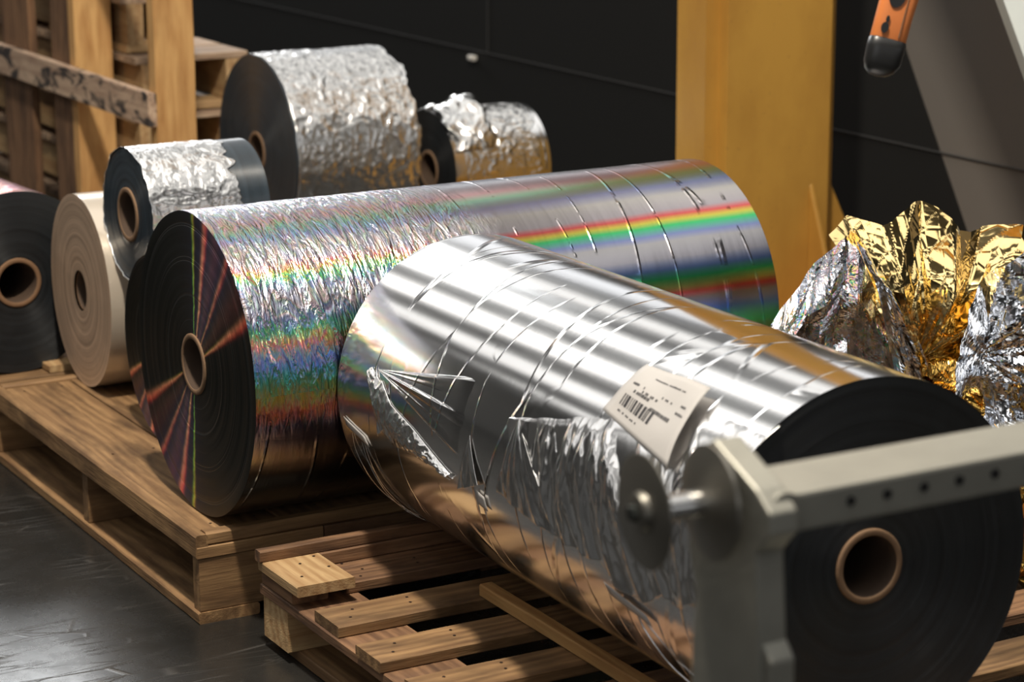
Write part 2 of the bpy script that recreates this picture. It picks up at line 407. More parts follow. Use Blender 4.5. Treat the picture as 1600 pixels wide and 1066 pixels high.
def board(name, x0, x1, y0, y1, z0, z1, m, parent, nails=(), rz=0, bev=.0015, warp=.0012):
    """a plank; its own local x runs along its longest side so that the grain does too"""
    cx, cy, cz = (x0 + x1) / 2, (y0 + y1) / 2, (z0 + z1) / 2
    d = [x1 - x0, y1 - y0, z1 - z0]
    k = d.index(max(d))
    if k == 0: L, W, T, rot = d[0], d[1], d[2], (0, 0, rz)
    elif k == 1: L, W, T, rot = d[1], d[0], d[2], (0, 0, PI / 2 + rz)
    else: L, W, T, rot = d[2], d[1], d[0], (0, -PI / 2, rz)
    bm = bmesh.new()
    nx = max(2, int(L / .04))
    secs = []
    ph = rng.random() * 50
    prof = [(-W/2, -T/2), (W/2, -T/2), (W/2, T/2), (-W/2, T/2)]
    b = min(bev, T * .2)
    pr = []
    for (a, c) in prof:
        sa, sc = (1 if a > 0 else -1), (1 if c > 0 else -1)
        pts = [(a - sa * b, c), (a, c - sc * b)]
        if sa * sc < 0: pts.reverse()
        if (sa, sc) in ((-1, -1), (1, 1)): pts.reverse()
        pr += pts
    pr.sort(key=lambda p: math.atan2(p[1] / T, p[0] / W))
    for i in range(nx + 1):
        x = -L / 2 + L * i / nx
        ring = []
        for j, (a, c) in enumerate(pr):
            n1 = noise.noise(Vector((x * 9 + ph, a * 30, c * 30))) * warp
            n2 = noise.noise(Vector((x * 9 + ph + 9, a * 30, c * 30))) * warp * .4
            ring.append(bm.verts.new((x, a + n1 * .8, c + n2)))
        secs.append(ring)
    for i in range(nx):
        for j in range(len(pr)):
            q = (j + 1) % len(pr)
            bm.faces.new((secs[i][j], secs[i][q], secs[i+1][q], secs[i+1][j]))
    bm.faces.new(secs[0][::-1]); bm.faces.new(secs[-1])
    for f in bm.faces: f.material_index = 0
    for (u, v) in nails:      # nail heads sunk in the top face, in local length / width metres
        r = bmesh.ops.create_circle(bm, cap_ends=True, segments=8, radius=.0022, matrix=Matrix.Translation((u, v, T/2 + .0007)))
        for vv in r['verts']:
            for f in vv.link_faces: f.material_index = 1
    return bm_obj(name, bm, [m, M['nail']], parent, (cx, cy, cz), rot)

# ------------------------------------------------------------------ setting
o = mesh('floor', [(-9, -6, 0), (9, -6, 0), (9, 17, 0), (-9, 17, 0)], [(0, 1, 2, 3)], M['floor']); tag(o, kind='structure')
M['hall'] = plain('pale_hall_wall', (.30, .30, .295), .7)
o = mesh('wall_left', [(-9, -6, 0), (-9, 17, 0), (-9, 17, 5.2), (-9, -6, 5.2)], [(0, 1, 2, 3)], M['hall']); tag(o, kind='structure')
o = mesh('wall_far', [(-9, 17, 0), (9, 17, 0), (9, 17, 5.2), (-9, 17, 5.2)], [(0, 1, 2, 3)], M['hall']); tag(o, kind='structure')
o = mesh('wall_near', [(-9, -6, 0), (-9, -6, 5.2), (9, -6, 5.2), (9, -6, 0)], [(0, 1, 2, 3)], M['hall']); tag(o, kind='structure')
o = mesh('ceiling', [(-9, -6, 5.2), (-9, 17, 5.2), (9, 17, 5.2), (9, -6, 5.2)], [(0, 1, 2, 3)], M['hall']); tag(o, kind='structure')
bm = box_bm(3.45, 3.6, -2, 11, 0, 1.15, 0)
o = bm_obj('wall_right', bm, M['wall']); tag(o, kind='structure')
bm = box_bm(3.446, 3.4505, -2, 11, .3405, .3435, 0); o = bm_obj('trim_1', bm, M['seam']); o.rotation_euler = (0, 0, 0); tag(o, kind='structure')
bm = box_bm(3.447, 3.4505, 6.30, 6.303, .3435, 1.15, 0); o = bm_obj('trim_2', bm, M['seam']); tag(o, kind='structure')
bm = box_bm(3.43, 3.447, 6.365, 6.40, .312, .328, .004); o = bm_obj('wall_clip', bm, M['clip'], smooth=True)
tag(o, 'small white clip on the joint of the black wall panels', 'clip')

# ------------------------------------------------------------------ yellow column
col = empty('steel_column', (3.02, 4.28, 0), label='mustard yellow painted steel column rising in front of the black wall', cat='column')
bm = bmesh.new(); box_bm(-.175, .165, -.08, .10, .012, 4.2, 0, bm)
es = [e for e in bm.edges if abs(e.verts[0].co.z - e.verts[1].co.z) > 1]
bmesh.ops.bevel(bm, geom=es, offset=.035, segments=6, affect='EDGES')
o = bm_obj('shaft', bm, M['yellow'], col, smooth=True)
md = o.modifiers.new('es', 'EDGE_SPLIT'); md.split_angle = R(40)
bm_obj('base_plate', box_bm(-.32, .32, -.24, .26, 0, .012, .002), M['yellow'], col)
def gusset(pts, t, axis, pos):
    vs = []
    for s in (-t/2, t/2):
        for (a, z) in pts:
            vs.append((pos + s, a, z) if axis == 'x' else (a, pos + s, z))
    fs = [(0, 1, 2), (5, 4, 3), (0, 3, 4, 1), (1, 4, 5, 2), (2, 5, 3, 0)]
    o = mesh('gusset', vs, fs, M['yellow'], col)
    md = o.modifiers.new('bev', 'BEVEL'); md.width = .003; md.segments = 2
gusset([(-.08, .012), (-.08, .30), (-.20, .012)], .012, 'x', .085)
gusset([(.165, .012), (.165, .30), (.31, .012)], .012, 'y', -.03)
gusset([(-.175, .012), (-.175, .30), (-.31, .012)], .012, 'y', .01)

# ------------------------------------------------------------------ rolls
def roll_frame(name, near, heading, tilt, label, cat='film roll', group=None):
    """local x runs from the near end into the roll; origin on the axis at the near end"""
    D = Vector((math.cos(heading) * math.cos(tilt), math.sin(heading) * math.cos(tilt), math.sin(tilt)))
    s = D.cross(Vector((0, 0, 1))).normalized(); wv = s.cross(D)
    # local y = -s (so that x,y,z is right handed with z up)
    m = Matrix(((D.x, -s.x, wv.x, near[0]), (D.y, -s.y, wv.y, near[1]), (D.z, -s.z, wv.z, near[2]), (0, 0, 0, 1)))
    e = empty(name, (0, 0, 0), label=label, cat=cat, group=group); e.matrix_world = m
    return e
def ang_pt(th, r):    # th degrees: 0 = right (-local y), 90 = up, 180 = left
    a = R(th); return (-math.cos(a) * r, math.sin(a) * r)
def wound(parent, r, L, rc, side, edge, na=160, nl=60, disp=None, edge_disp=None, face_rings=24):
    """the wound film: side surface plus both annular ends (outer radius r, core radius rc)"""
    vs, uv, fs, fm = [], [], [], []
    for i in range(nl + 1):
        x = L * i / nl
        for j in range(na + 1):
            th = 360 * j / na
            d = disp(x, th) if disp else 0
            y, z = ang_pt(th, r + d)
            vs.append((x, y, z)); uv.append((x, r * R(th)))
    for i in range(nl):
        for j in range(na):
            a = i * (na + 1) + j
            fs.append((a, a + 1, a + na + 2, a + na + 1)); fm.append(0)
    for end in (0, 1):
        base = len(vs); x0 = L if end else 0
        for i in range(face_rings + 1):
            rr = r + (rc - r) * i / face_rings
            for j in range(na + 1):
                th = 360 * j / na
                d = (disp(x0, th) if disp else 0) * (1 - i / face_rings)
                e = edge_disp(rr, th) if edge_disp else 0
                y, z = ang_pt(th, rr + d)
                vs.append((x0 + (e if end == 0 else -e), y, z)); uv.append((rr, R(th) * .1))
        for i in range(face_rings):
            for j in range(na):
                a = base + i * (na + 1) + j
                q = (a, a + na + 1, a + na + 2, a + 1)
                fs.append(q if end == 0 else q[::-1]); fm.append(1)
    o = mesh('wound_film', vs, fs, [side, edge], parent, True, uv, fm)
    bm = bmesh.new(); bm.from_mesh(o.data); bmesh.ops.recalc_face_normals(bm, faces=bm.faces); bm.to_mesh(o.data); bm.free()
    return o
def core(parent, L, ro=.046, ri=.0365, out=.002, m=None):
    na = 64; vs, fs = [], []
    prof = [(-out, ri + .001), (-out - .0008, ri + .002), (-out - .0008, ro - .002), (-out, ro - .0006), (0.004, ro - .0005), (L + out, ro - .0005), (L + out, ri)]
    rows = prof + [(.012, ri)]
    for (x, rr) in rows:
        for j in range(na):
            y, z = ang_pt(360 * j / na, rr); vs.append((x, y, z))
    k = len(rows)
    for i in range(k):
        for j in range(na):
            a, b = i * na + j, i * na + (j + 1) % na
            c, d = ((i + 1) % k) * na + (j + 1) % na, ((i + 1) % k) * na + j
            fs.append((a, b, c, d))
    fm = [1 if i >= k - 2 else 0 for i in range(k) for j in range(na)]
    return mesh('core', vs, fs, [m or M['card'], M['bore_shade']], parent, True, fm=fm)

def N3(x, y, z=0): return noise.noise(Vector((x, y, z)))
def ridged(x, y, z=0, o=3):
    s, a = 0, 1
    for i in range(o):
        s += a * (1 - abs(N3(x, y, z)) * 2.2); a *= .5; x *= 2.1; y *= 2.1; z += 7.3
    return s / 1.75 - .5

def ring_relief(seed, amp):
    def f(rr, th):
        return amp * (N3(rr * 90, seed) + .6 * N3(rr * 260, seed + 5) + .25 * N3(rr * 30, seed, math.cos(R(th)) * 1.0))
    return f

# big holographic roll, front of the left pallet
HOLO_Z = .1332 + .225
hr = roll_frame('holographic_film_roll', (1.2475, 3.1773, HOLO_Z), 0, 0, 'largest rainbow holographic film roll, lying across the front of the left wooden pallet')
def dh(x, th):
    near = max(0, min(1, (.42 - x) / .16))
    return .0008 * N3(x * 40, th * .06) * near + .0004 * N3(x * 9, th * .03, 3)
wound(hr, .225, .881, .046, M['holo'], M['holo_edge'], 240, 110, dh, ring_relief(1.3, .0007), 60)
core(hr, .881)
# second holographic roll right behind it
h2 = roll_frame('holographic_film_roll', (1.335, 3.552, .1332 + .155), 0, 0, 'half-hidden holographic film roll behind the near face of the largest rainbow roll')
wound(h2, .155, .80, .046, M['holo'], M['holo_edge'], 160, 40, dh, ring_relief(4.3, .001), 40); core(h2, .80)
# pearl roll
pr = roll_frame('pearl_film_roll', (1.348, 3.964, .1332 + .171), R(-1.8), 0, 'cream pearl film roll standing on edge at the back corner of the left pallet')
wound(pr, .171, .22, .036, M['pearl'], M['edge_pearl'], 160, 20, None, ring_relief(7.3, .00012), 50)
core(pr, .22, .036, .032, -.004, M['card_dark'])
# black roll at the left edge of the picture
bk = roll_frame('black_film_roll', (1.295, 4.155, .12 + .168), R(90 + 5), 0, 'black film roll at the far left with a wide brown core facing the viewer')
wound(bk, .168, 1.0, .046, M['holo'], M['edge_black'], 160, 30, None, ring_relief(9.3, .0004), 40)
core(bk, 1.0, .046, .036, .002, M['card_dark'])
# small silver roll lying in the valley between pearl roll and holographic roll
sr = roll_frame('silver_film_roll', (1.36, 3.736, .477), R(.8), 0, 'small silver foil wrapped roll on top, between the cream roll and the rainbow roll')
wound(sr, .1105, .21, .046, M['edge_navy'], M['edge_navy'], 120, 20, None, ring_relief(2.3, .0005), 30); core(sr, .21, .046, .0365)
def wrap(parent, r, x0, x1, mat, ragged, amp, seed, na=360, nl=110, th0=-90, th1=270, sx=26, sth=8, fold=0.0):
    """crumpled foil laid around a roll, a thin shell with ragged ends"""
    vs, uv, fs = [], [], []
    for i in range(nl + 1):
        for j in range(na + 1):
            th = th0 + (th1 - th0) * j / na
            c, s_ = math.cos(R(th)) * 2, math.sin(R(th)) * 2
            a = x0 + ragged * .25 * (N3(c * 3, s_ * 3, seed))
            b = x1 + ragged * (N3(c * 2.2, s_ * 2.2, seed + 3) + .5 * N3(c * 7, s_ * 7, seed))
            x = a + (b - a) * i / nl
            d = amp * (ridged(x * sx, c * sth * .35 + x * 4, s_ * sth * .35 + seed) * .9 + .5 * ridged(x * sx * 2.3, c * sth, s_ * sth + seed + 4, 2))
            d += fold * ridged(x * 7, c * 1.2, s_ * 1.2 + seed + 9, 2)
            ed = min(i / nl, 1 - i / nl) * 12
            y, z = ang_pt(th, r + .0022 + max(-.0012, d * min(1, .35 + ed)))
            vs.append((x, y, z)); uv.append((x, r * R(th)))
    for i in range(nl):
        for j in range(na):
            a = i * (na + 1) + j; fs.append((a, a + 1, a + na + 2, a + na + 1))
    o = mesh('foil_wrap', vs, fs, mat, parent, True, uv)
    md = o.modifiers.new('s', 'SOLIDIFY'); md.thickness = .0006; md.offset = 1
    return o
wrap(sr, .1105, -.002, .155, M['silver_wrink'], .018, .0017, 11, sx=24, sth=6)
# tall silver roll at the back
er = roll_frame('silver_film_roll', (2.102, 4.923, .352), 0, 0, 'tallest silver roll at the back, crinkled wrap and a wide dark face')
wound(er, .217, .30, .046, M['edge_navy'], M['edge_navy'], 160, 20, None, ring_relief(12.3, .0003), 40); core(er, .30)
wrap(er, .217, .004, .305, M['silver_wrink'], .012, .0042, 21, sx=21, sth=8, fold=.0025)
# small silver roll to its right
fr = roll_frame('silver_film_roll', (2.536, 4.924, .273), 0, 0, 'short silver roll with torn wrap at the back, right of the tallest silver roll')
wound(fr, .138, .25, .046, M['silver_smooth'], M['edge_black'], 120, 20, None, ring_relief(14.3, .0003), 20); core(fr, .25)
wrap(fr, .138, .03, .225, M['silver_wrink'], .025, .0036, 31, sx=24, sth=10, th0=-75, th1=230, fold=.003)
# a torn peak of foil standing up from the short roll
def torn(parent):
    vs, uv, fs = [], [], []; nu, nv = 46, 40
    for i in range(nu + 1):
        u = i / nu
        for j in range(nv + 1):
            v = j / nv
            th = 25 + 95 * v
            x = .005 + .11 * u + .02 * N3(v * 5, u * 3)
            peak = math.exp(-((u - .75) / .3) ** 2) * math.exp(-((v - .62) / .35) ** 2)
            d = .010 + .024 * peak + .010 * ridged(u * 3.0 + v * 2, v * 5 - u * 2, 5.5)
            y, z = ang_pt(th, .138 + max(.001, d)); vs.append((x, y, z)); uv.append((x, v * .2))
    for i in range(nu):
        for j in range(nv):
            a = i * (nv + 1) + j; fs.append((a, a + 1, a + nv + 2, a + nv + 1))
    o = mesh('torn_foil', vs, fs, M['silver_wrink'], parent, True, uv)
    md = o.modifiers.new('s', 'SOLIDIFY'); md.thickness = .0008
torn(fr)

# ------------------------------------------------------------------ the big silver roll in front
CR, CL = .2082, .9954
cr = roll_frame('silver_film_roll', (1.5260, 1.9435, .3727), R(87.03), -.0226, 'biggest smooth silver film roll in front, black face and paper label, on the slatted pallet')
def dc(x, th):
    # slight sag of the outer layers and long soft waves
    return .0003 * N3(x * 2.2, th * .006, 1)
wound(cr, CR, CL, .0425, M['silver_smooth'], M['edge_black'], 300, 140, dc, ring_relief(17.3, .0004), 60)
core(cr, CL, .0425, .0335, .003)
LOW = [(-.004, 181), (.03, 187), (.07, 184), (.11, 191), (.16, 193), (.20, 189), (.25, 187), (.304, 185), (.36, 180), (.42, 172), (.48, 160)]
def lerp(tab, x):
    if x <= tab[0][0]: return tab[0][1]
    for (a, b), (c, d) in zip(tab, tab[1:]):
        if x <= c: return b + (d - b) * (x - a) / (c - a)
    return tab[-1][1]
def shell(name, mat, nu, nv, f, label=None, thick=.0006):
    """loose film on the big roll; f(u, v) -> (along, angle, lift)"""
    vs, uv, fs = [], [], []
    for i in range(nu + 1):
        for j in range(nv + 1):
            x, th, d = f(i / nu, j / nv)
            y, z = ang_pt(th, CR + d); vs.append((x, y, z)); uv.append((x, CR * R(th)))
    for i in range(nu):
        for j in range(nv):
            a = i * (nv + 1) + j; fs.append((a, a + nv + 1, a + nv + 2, a + 1))
    o = mesh(name, vs, fs, mat, cr, True, uv)
    if label: o['label'] = label
    md = o.modifiers.new('s', 'SOLIDIFY'); md.thickness = thick; md.offset = 1
    return o
def sm(x): x = max(0, min(1, x)); return x * x * (3 - 2 * x)
def f_main(u, v):
    x = -.003 + .483 * u
    lo = lerp(LOW, x) + .9 * N3(x * 60, 1.5) + 2.5 * ridged(x * 16, 3.3, 1.1, 2)
    hi = lerp([(0, 124), (.10, 124), (.2, 134), (.3, 142), (.40, 150), (.48, 157)], x)
    th = hi + (lo - hi) * v
    fade = sm(v * 2.2) * sm((.483 - x) * 9)
    fold = ridged(x * 17 + th * .035, th * .018, 8.8, 2)       # long folds hanging down the side
    fine = ridged(x * 48 + th * .05, th * .07, 2.8, 2)
    d = .0115 * fold * fade + .0028 * fine * fade + .006 * fade * v
    return x, th, max(-.0002, d) - .0022 * (1 - sm(v * 5)) + .0006
shell('loose_film_flap', M['silver_flap'], 420, 150, f_main, 'crumpled loose silver film')
def tri_flap(P0, P1, P2, lift, seed, n=70):
    """three-cornered hanging scrap, P0 attached above, P1-P2 the free lower edge"""
    def f(u, v):
        a = P1[0] + (P2[0] - P1[0]) * v; t = P1[1] + (P2[1] - P1[1]) * v
        x = P0[0] + (a - P0[0]) * u; th = P0[1] + (t - P0[1]) * u
        d = .0012 + lift * u * (.6 + .5 * math.sin(v * PI)) + .006 * u * ridged(v * 2.6 + seed, u * .8, seed, 2) + .0015 * ridged(x * 60, th * .08, seed, 2) * u
        return x, th, max(.0009, d)
    return shell('film_scrap', M['silver_flap'], n, n, f)
tri_flap((.455, 156), (.468, 181.5), (.300, 186.0), .010, 1.7)
tri_flap((.565, 169), (.597, 190), (.530, 184.0), .006, 4.2)
tri_flap((.872, 162), (.845, 187), (.815, 182), .006, 6.1)
def f_strip(u, v):
    # crinkled narrow fold running from the knot along the lower edge of the wrap
    x = .885 - .262 * u; c = lerp([(0, 165), (.12, 174), (.3, 180.5), (.6, 182.5), (1, 187.5)], u); wd = lerp([(0, 2), (.15, 9), (.5, 6), (1, 1.2)], u)
    a = v * 2 - 1
    return x, c + wd * a, max(.0006, .0012 + .0065 * (1 - a * a) + .004 * ridged(x * 52, a * 1.1, 9.1, 3) * (1 - abs(a) ** 3))
shell('film_fold', M['silver_wrink'], 220, 40, f_strip)
def f_cone(u, v):
    # conical pleats that spread from the knot over the side
    x = .868 - .31 * u; t0, t1 = 163 - 15 * u, 163 + 18 * u
    th = t0 + (t1 - t0) * v; e = math.sin(PI * v) ** .6
    d = .0008 + .0075 * u * (1 - u) * 3 * e * max(0, .35 + ridged(v * 3.1 + .2, u * .35, 5.7, 2)) + .003 * e * u * (1 - u)
    return x, th, max(-.0006, d * sm((1 - u) * 4) - .0015 * sm(1 - (1 - u) * 5) - .001 * (1 - min(1, e * 3)))
shell('pleated_film', M['silver_smooth'], 160, 130, f_cone)
def patch(name, cor, off, mat, nu=14, nv=14, parent=None, u0=0, u1=1, v0=0, v1=1, curl=0.0, thick=.0006):
    """a flat piece stuck on the curved side; cor = 4 corners (along, angle)"""
    vs, fs = [], []
    for i in range(nu + 1):
        for j in range(nv + 1):
            u = u0 + (u1 - u0) * i / nu; v = v0 + (v1 - v0) * j / nv
            p = [cor[0][k] * (1-u) * (1-v) + cor[1][k] * u * (1-v) + cor[2][k] * u * v + cor[3][k] * (1-u) * v for k in (0, 1)]
            e = off + curl * (N3(u * 2.2, v * 2.2, 4) * .5 + .35 * u)
            y, z = ang_pt(p[1], CR + e); vs.append((p[0], y, z))
    for i in range(nu):
        for j in range(nv):
            a = i * (nv + 1) + j; fs.append((a, a + 1, a + nv + 2, a + nv + 1))
    o = mesh(name, vs, fs, mat, parent or cr, True)
    md = o.modifiers.new('s', 'SOLIDIFY'); md.thickness = thick; md.offset = 1
    return o
LAB = [(.270, 123.5), (.131, 123.0), (.106, 150), (.280, 142.5)]      # top, right, bottom, left corner
lab = patch('paper_label', LAB, .009, M['paper'], curl=.006); lab['label'] = 'white printed barcode label'
def ink(name, rects):
    vs, fs = [], []
    for (a, b, c, d) in rects:
        n0 = len(vs); nn = 3
        for i in range(nn + 1):
            for j in range(nn + 1):
                u = a + (b - a) * i / nn; v = c + (d - c) * j / nn
                p = [LAB[0][k] * (1-u) * (1-v) + LAB[1][k] * u * (1-v) + LAB[2][k] * u * v + LAB[3][k] * (1-u) * v for k in (0, 1)]
                e = .009 + .006 * (N3(u * 2.2, v * 2.2, 4) * .5 + .35 * u) + .0009
                y, z = ang_pt(p[1], CR + e); vs.append((p[0], y, z))
        for i in range(nn):
            for j in range(nn):
                q = n0 + i * (nn + 1) + j; fs.append((q, q + 1, q + nn + 2, q + nn + 1))
    return mesh(name, vs, fs, M['ink'], lab)
u = .12; bars = []
rr = random.Random(3)
while u < .56:
    wd = rr.choice([.010, .016, .028, .036]); bars.append((u, u + wd, .58, .76)); u += wd + rr.choice([.010, .014, .022])
ink('barcode', bars)
txt = []
def words(u0, u1, v, h, dens=.8):
    u = u0
    while u < u1:
        wd = rr.uniform(.010, .024)
        if rr.random() < dens: txt.append((u, u + wd, v + rr.uniform(-.004, .004), v + h))
        u += wd + .007
words(.30, .78, .17, .022); words(.15, .45, .83, .026); words(.50, .80, .55, .05, 1.)
words(.08, .28, .36, .04, .7); words(.30, .55, .42, .04, .6); words(.20, .42, .47, .045, .8); words(.80, .93, .34, .03, .7); words(.82, .93, .44, .03, .6); words(.55, .70, .36, .03, .6)
ink('printed_text', txt)
s1 = patch('small_sticker', [(.975, 187.5), (.905, 191.3), (.897, 195.0), (.970, 191.0)], .0016, M['paper'], 6, 3)
s2 = patch('small_sticker', [(.545, 186.5), (.52, 187.5), (.516, 192.5), (.541, 191.5)], .0025, M['paper'], 4, 4)
s3 = patch('small_sticker', [(.215, 193.0), (.125, 196.5), (.118, 200.0), (.208, 196.5)], .004, M['paper'], 6, 3)
def strand(a0, t0, a1, t1, off, seed, r=.0005, bow=.0):
    n = 40; vs, fs = [], []
    for i in range(n):
        f = i / (n - 1); a = a0 + (a1 - a0) * f + bow * math.sin(PI * f) + .004 * N3(f * 4, seed); t = t0 + (t1 - t0) * f
        y, z = ang_pt(t, CR + .0012 + off * math.sin(PI * f)); y2, z2 = ang_pt(t, 1)
        for k in range(5):
            q = 2 * PI * k / 5; vs.append((a + r * 1.6 * math.cos(q), y + y2 * r * math.sin(q), z + z2 * r * math.sin(q)))
    for i in range(n - 1):
        for k in range(5): fs.append((i*5 + k, i*5 + (k+1) % 5, (i+1)*5 + (k+1) % 5, (i+1)*5 + k))
    mesh('film_strand', vs, fs, M['silver_smooth'], cr, True)
strand(.955, 193, .93, 236, .004, 1, bow=.01); strand(.915, 195, .91, 240, .003, 2); strand(.925, 195, .905, 238, .006, 3, bow=-.006)
strand(.155, 198, .06, 232, .004, 5, .0011, .01)

# ------------------------------------------------------------------ pallets
# left pallet: long deck boards on solid cross stringers
pa = empty('wooden_pallet', (1.19, 3.06, 0), label='low closed-deck wooden pallet at left under the rainbow and cream rolls', cat='pallet')
pa.location = (0, 0, 0)
X0, Y0, X1, Y1 = 1.197, 3.068, 2.25, 4.035
xs = [X0 + .018, 1.338, 1.52, 1.70, 1.88, 2.06, X1]
for i, (a, b) in enumerate(zip(xs, xs[1:])):
    L = Y1 - Y0 - .05
    board('deck_board', a + .0015, b - .0015, Y0 + .024, Y1 - .024, .113, .1322 - (.0016 if i == 0 else 0), M['pallet'], pa,
          nails=[(q, s * (b - a) * .28) for q in (-L/2 + .03, -.02, L/2 - .03) for s in (-1, 1)] if i == 0 else [(-L/2 + .03, 0.02)])
board('edge_strip', X0, X0 + .019, Y0, Y1, .0985, .1345, M['pallet'], pa, bev=.003)
board('edge_strip', X0 + .016, X1, Y0, Y0 + .022, .117, .1365, M['pallet'], pa, bev=.003)
board('edge_strip', X0 + .016, X1, Y1 - .022, Y1, .117, .1365, M['pallet'], pa, bev=.003)
board('rim_board', X0 + .001, X0 + .20, Y0 - .001, Y0 + .021, .0985, .1165, M['pallet'], pa)
board('rim_board', X0 + .202, X1, Y0 - .001, Y0 + .021, .0985, .1165, M['pallet_red'], pa)
for yy in (Y0 + .001, 3.543, Y1 - .026):
    board('stringer', X0 + .004, X1 - .004, yy, yy + .024, .0175, .098, M['pallet'], pa)
board('bottom_board', X0, X0 + .095, Y0 - .001, Y1, 0, .0172, M['pallet'], pa, bev=.002)
board('bottom_board', 1.66, 1.76, Y0, Y1, 0, .0172, M['pallet_red'], pa)
board('bottom_board', X1 - .1, X1, Y0, Y1, 0, .0172, M['pallet'], pa)

# slatted pallet in front
pb = empty('wooden_pallet', (0, 0, 0), label='slatted wooden pallet in front with open gaps, under the big smooth silver roll', cat='pallet')
BX0, BX1 = 1.243, 2.36
for a in (1.243, 1.72, 2.255):
    board('stretcher_board', a, a + .105 if a < 2 else BX1, 1.72, 2.945, .078, .0928, M['pallet_red'], pb, warp=.002)
slats = [(2.905, 2.963), (2.843, 2.902), (2.695, 2.770), (2.556, 2.628), (2.425, 2.492), (2.29, 2.362), (2.15, 2.225), (2.01, 2.085), (1.87, 1.945), (1.735, 1.80)]
for i, (a, b) in enumerate(slats):
    x0 = BX0 + (.085 if i < 2 else rng.uniform(-.006, .004)); Ls = BX1 - x0
    board('deck_slat', x0, BX1, a, b - (.001 if i == 0 else 0), .0932, .1092, M['pallet_red'] if i in (0, 1, 5) else M['pallet'], pb,
          nails=[(-Ls/2 + .03, -.012), (-Ls/2 + .045, .014), (-Ls/2 + .125, .0), (-Ls/2 + .13, .02)], warp=.002)
board('end_lath', 1.236, 1.60, 2.928, 2.9445, .1292, .1455, M['pallet_red'], pb, warp=.003)
board('short_board', 1.240, 1.327, 2.812, 2.9445, .1135, .1290, M['fresh'], pb, nails=[(-.03, .02), (.02, .0), (.04, -.03), (-.01, -.03)])
board('shim_board', 1.245, 1.30, 2.842, 2.9435, .0932, .1132, M['pallet_red'], pb)
board('end_board', 1.30, BX1, 2.925, 2.9445, .1095, .1290, M['pallet_red'], pb)
for a in (1.246, 1.73, 2.26):
    for y in (2.86, 2.30, 1.74):
        board('block', a, a + .085, y, y + .082, .0165, .0777, M['fresh'] if a < 1.3 else M['pallet'], pb, warp=.003)
for a in (1.262, 1.742, 2.27):
    board('bottom_board', a, a + .06, 1.72, 2.93, 0, .0163, M['pallet'], pb)
# timber laid along the underside of the big roll
def chock(x0, x1, y0, y1, z0, z1, label):
    t = board('timber_strip', x0, x1, y0, y1, z0, z1, M['crate'], None, bev=.002); tag(t, label, 'timber'); return t
chock(1.4620, 1.4830, 1.76, 2.705, .1096, .1275, 'orange timber strip lying on the slats along the near underside of the big silver roll')
chock(1.560, 1.600, 2.85, 2.92, .1096, .1440, 'hidden timber bearer under the rear end of the big silver roll')
chock(1.515, 1.550, 1.98, 2.06, .1096, .1620, 'hidden timber bearer under the front end of the big silver roll')

# pallets at the back
def back_pallet(x0, x1, y0, y1, label):
    pc = empty('wooden_pallet', (0, 0, 0), label=label, cat='pallet')
    k = int((y1 - y0) / .115)
    for i in range(k):
        board('deck_board', x0, x1, y0 + i * .115, y0 + i * .115 + .095, .103, .1185, M['pallet'], pc, warp=.0006)
    for a in (x0, (x0 + x1) / 2 - .02, x1 - .04):
        board('stringer', a, a + .04, y0, y1, .018, .1025, M['crate_grey'], pc)
    for y in (y0, y1 - .1):
        board('bottom_board', x0, x1, y, y + .09, 0, .0175, M['crate_grey'], pc)
    return pc
pc = back_pallet(1.0, 1.835, 4.115, 5.26, 'pallet just behind the left one, under the black roll, one pale corner showing')
board('packing_block', 1.335, 1.41, 4.12, 4.20, .1202, .1330, M['fresh'], pc)
back_pallet(2.0, 2.80, 4.72, 5.22, 'pallet hidden at the back under the tallest and the short silver rolls')

# standing pallet at the far left
ps = empty('upright_pallet', (0, 0, 0), label='orange pine pallet standing upright on its side at the upper left', cat='pallet')
XS = 1.85
for (a, b) in ((4.877, 4.917), (5.395, 5.435)):
    board('stringer', XS, XS + .092, a, b, .0, 1.0, M['crate'], ps, warp=.002)
board('stringer', XS + .002, XS + .09, 5.437, 5.57, 0, 1.0, M['pallet_red'], ps)  # shaded side of the post, its darkness put in as darker wood
board('stringer', XS + .002, XS + .022, 5.74, 5.96, 0, 1.0, M['pallet_red'], ps)  # thin posts: same shade put in by the darker wood
board('stringer', XS + .002, XS + .022, 6.25, 6.40, 0, 1.0, M['pallet_red'], ps)
n = NT('stamped_pine')
v = n.noise(n.coord('Object', (1.2, 3, 3)), 7, 4, .6, 1.0); g = n.noise(n.coord('Object', (3, 30, 30)), 2, 4)
c = n.mix(n.ramp(g, [(.3, 0.), (.7, 1.)]), (.34, .22, .15), (.60, .44, .31))
c = n.mix(n.ramp(v, [(.53, 0.), (.60, .95)]), c, (.02, .018, .02))
M['stamped'] = n.set(Base_Color=c, Roughness=.7)
board('cross_board', XS - .02, XS - .0005, 4.875, 6.4, .435, .508, M['stamped'], ps)
board('cross_board', XS - .02, XS - .0005, 4.875, 6.4, .89, .965, M['stamped'], ps)
for z in (.05, .17, .29, .60, .72, 1.1):
    pass
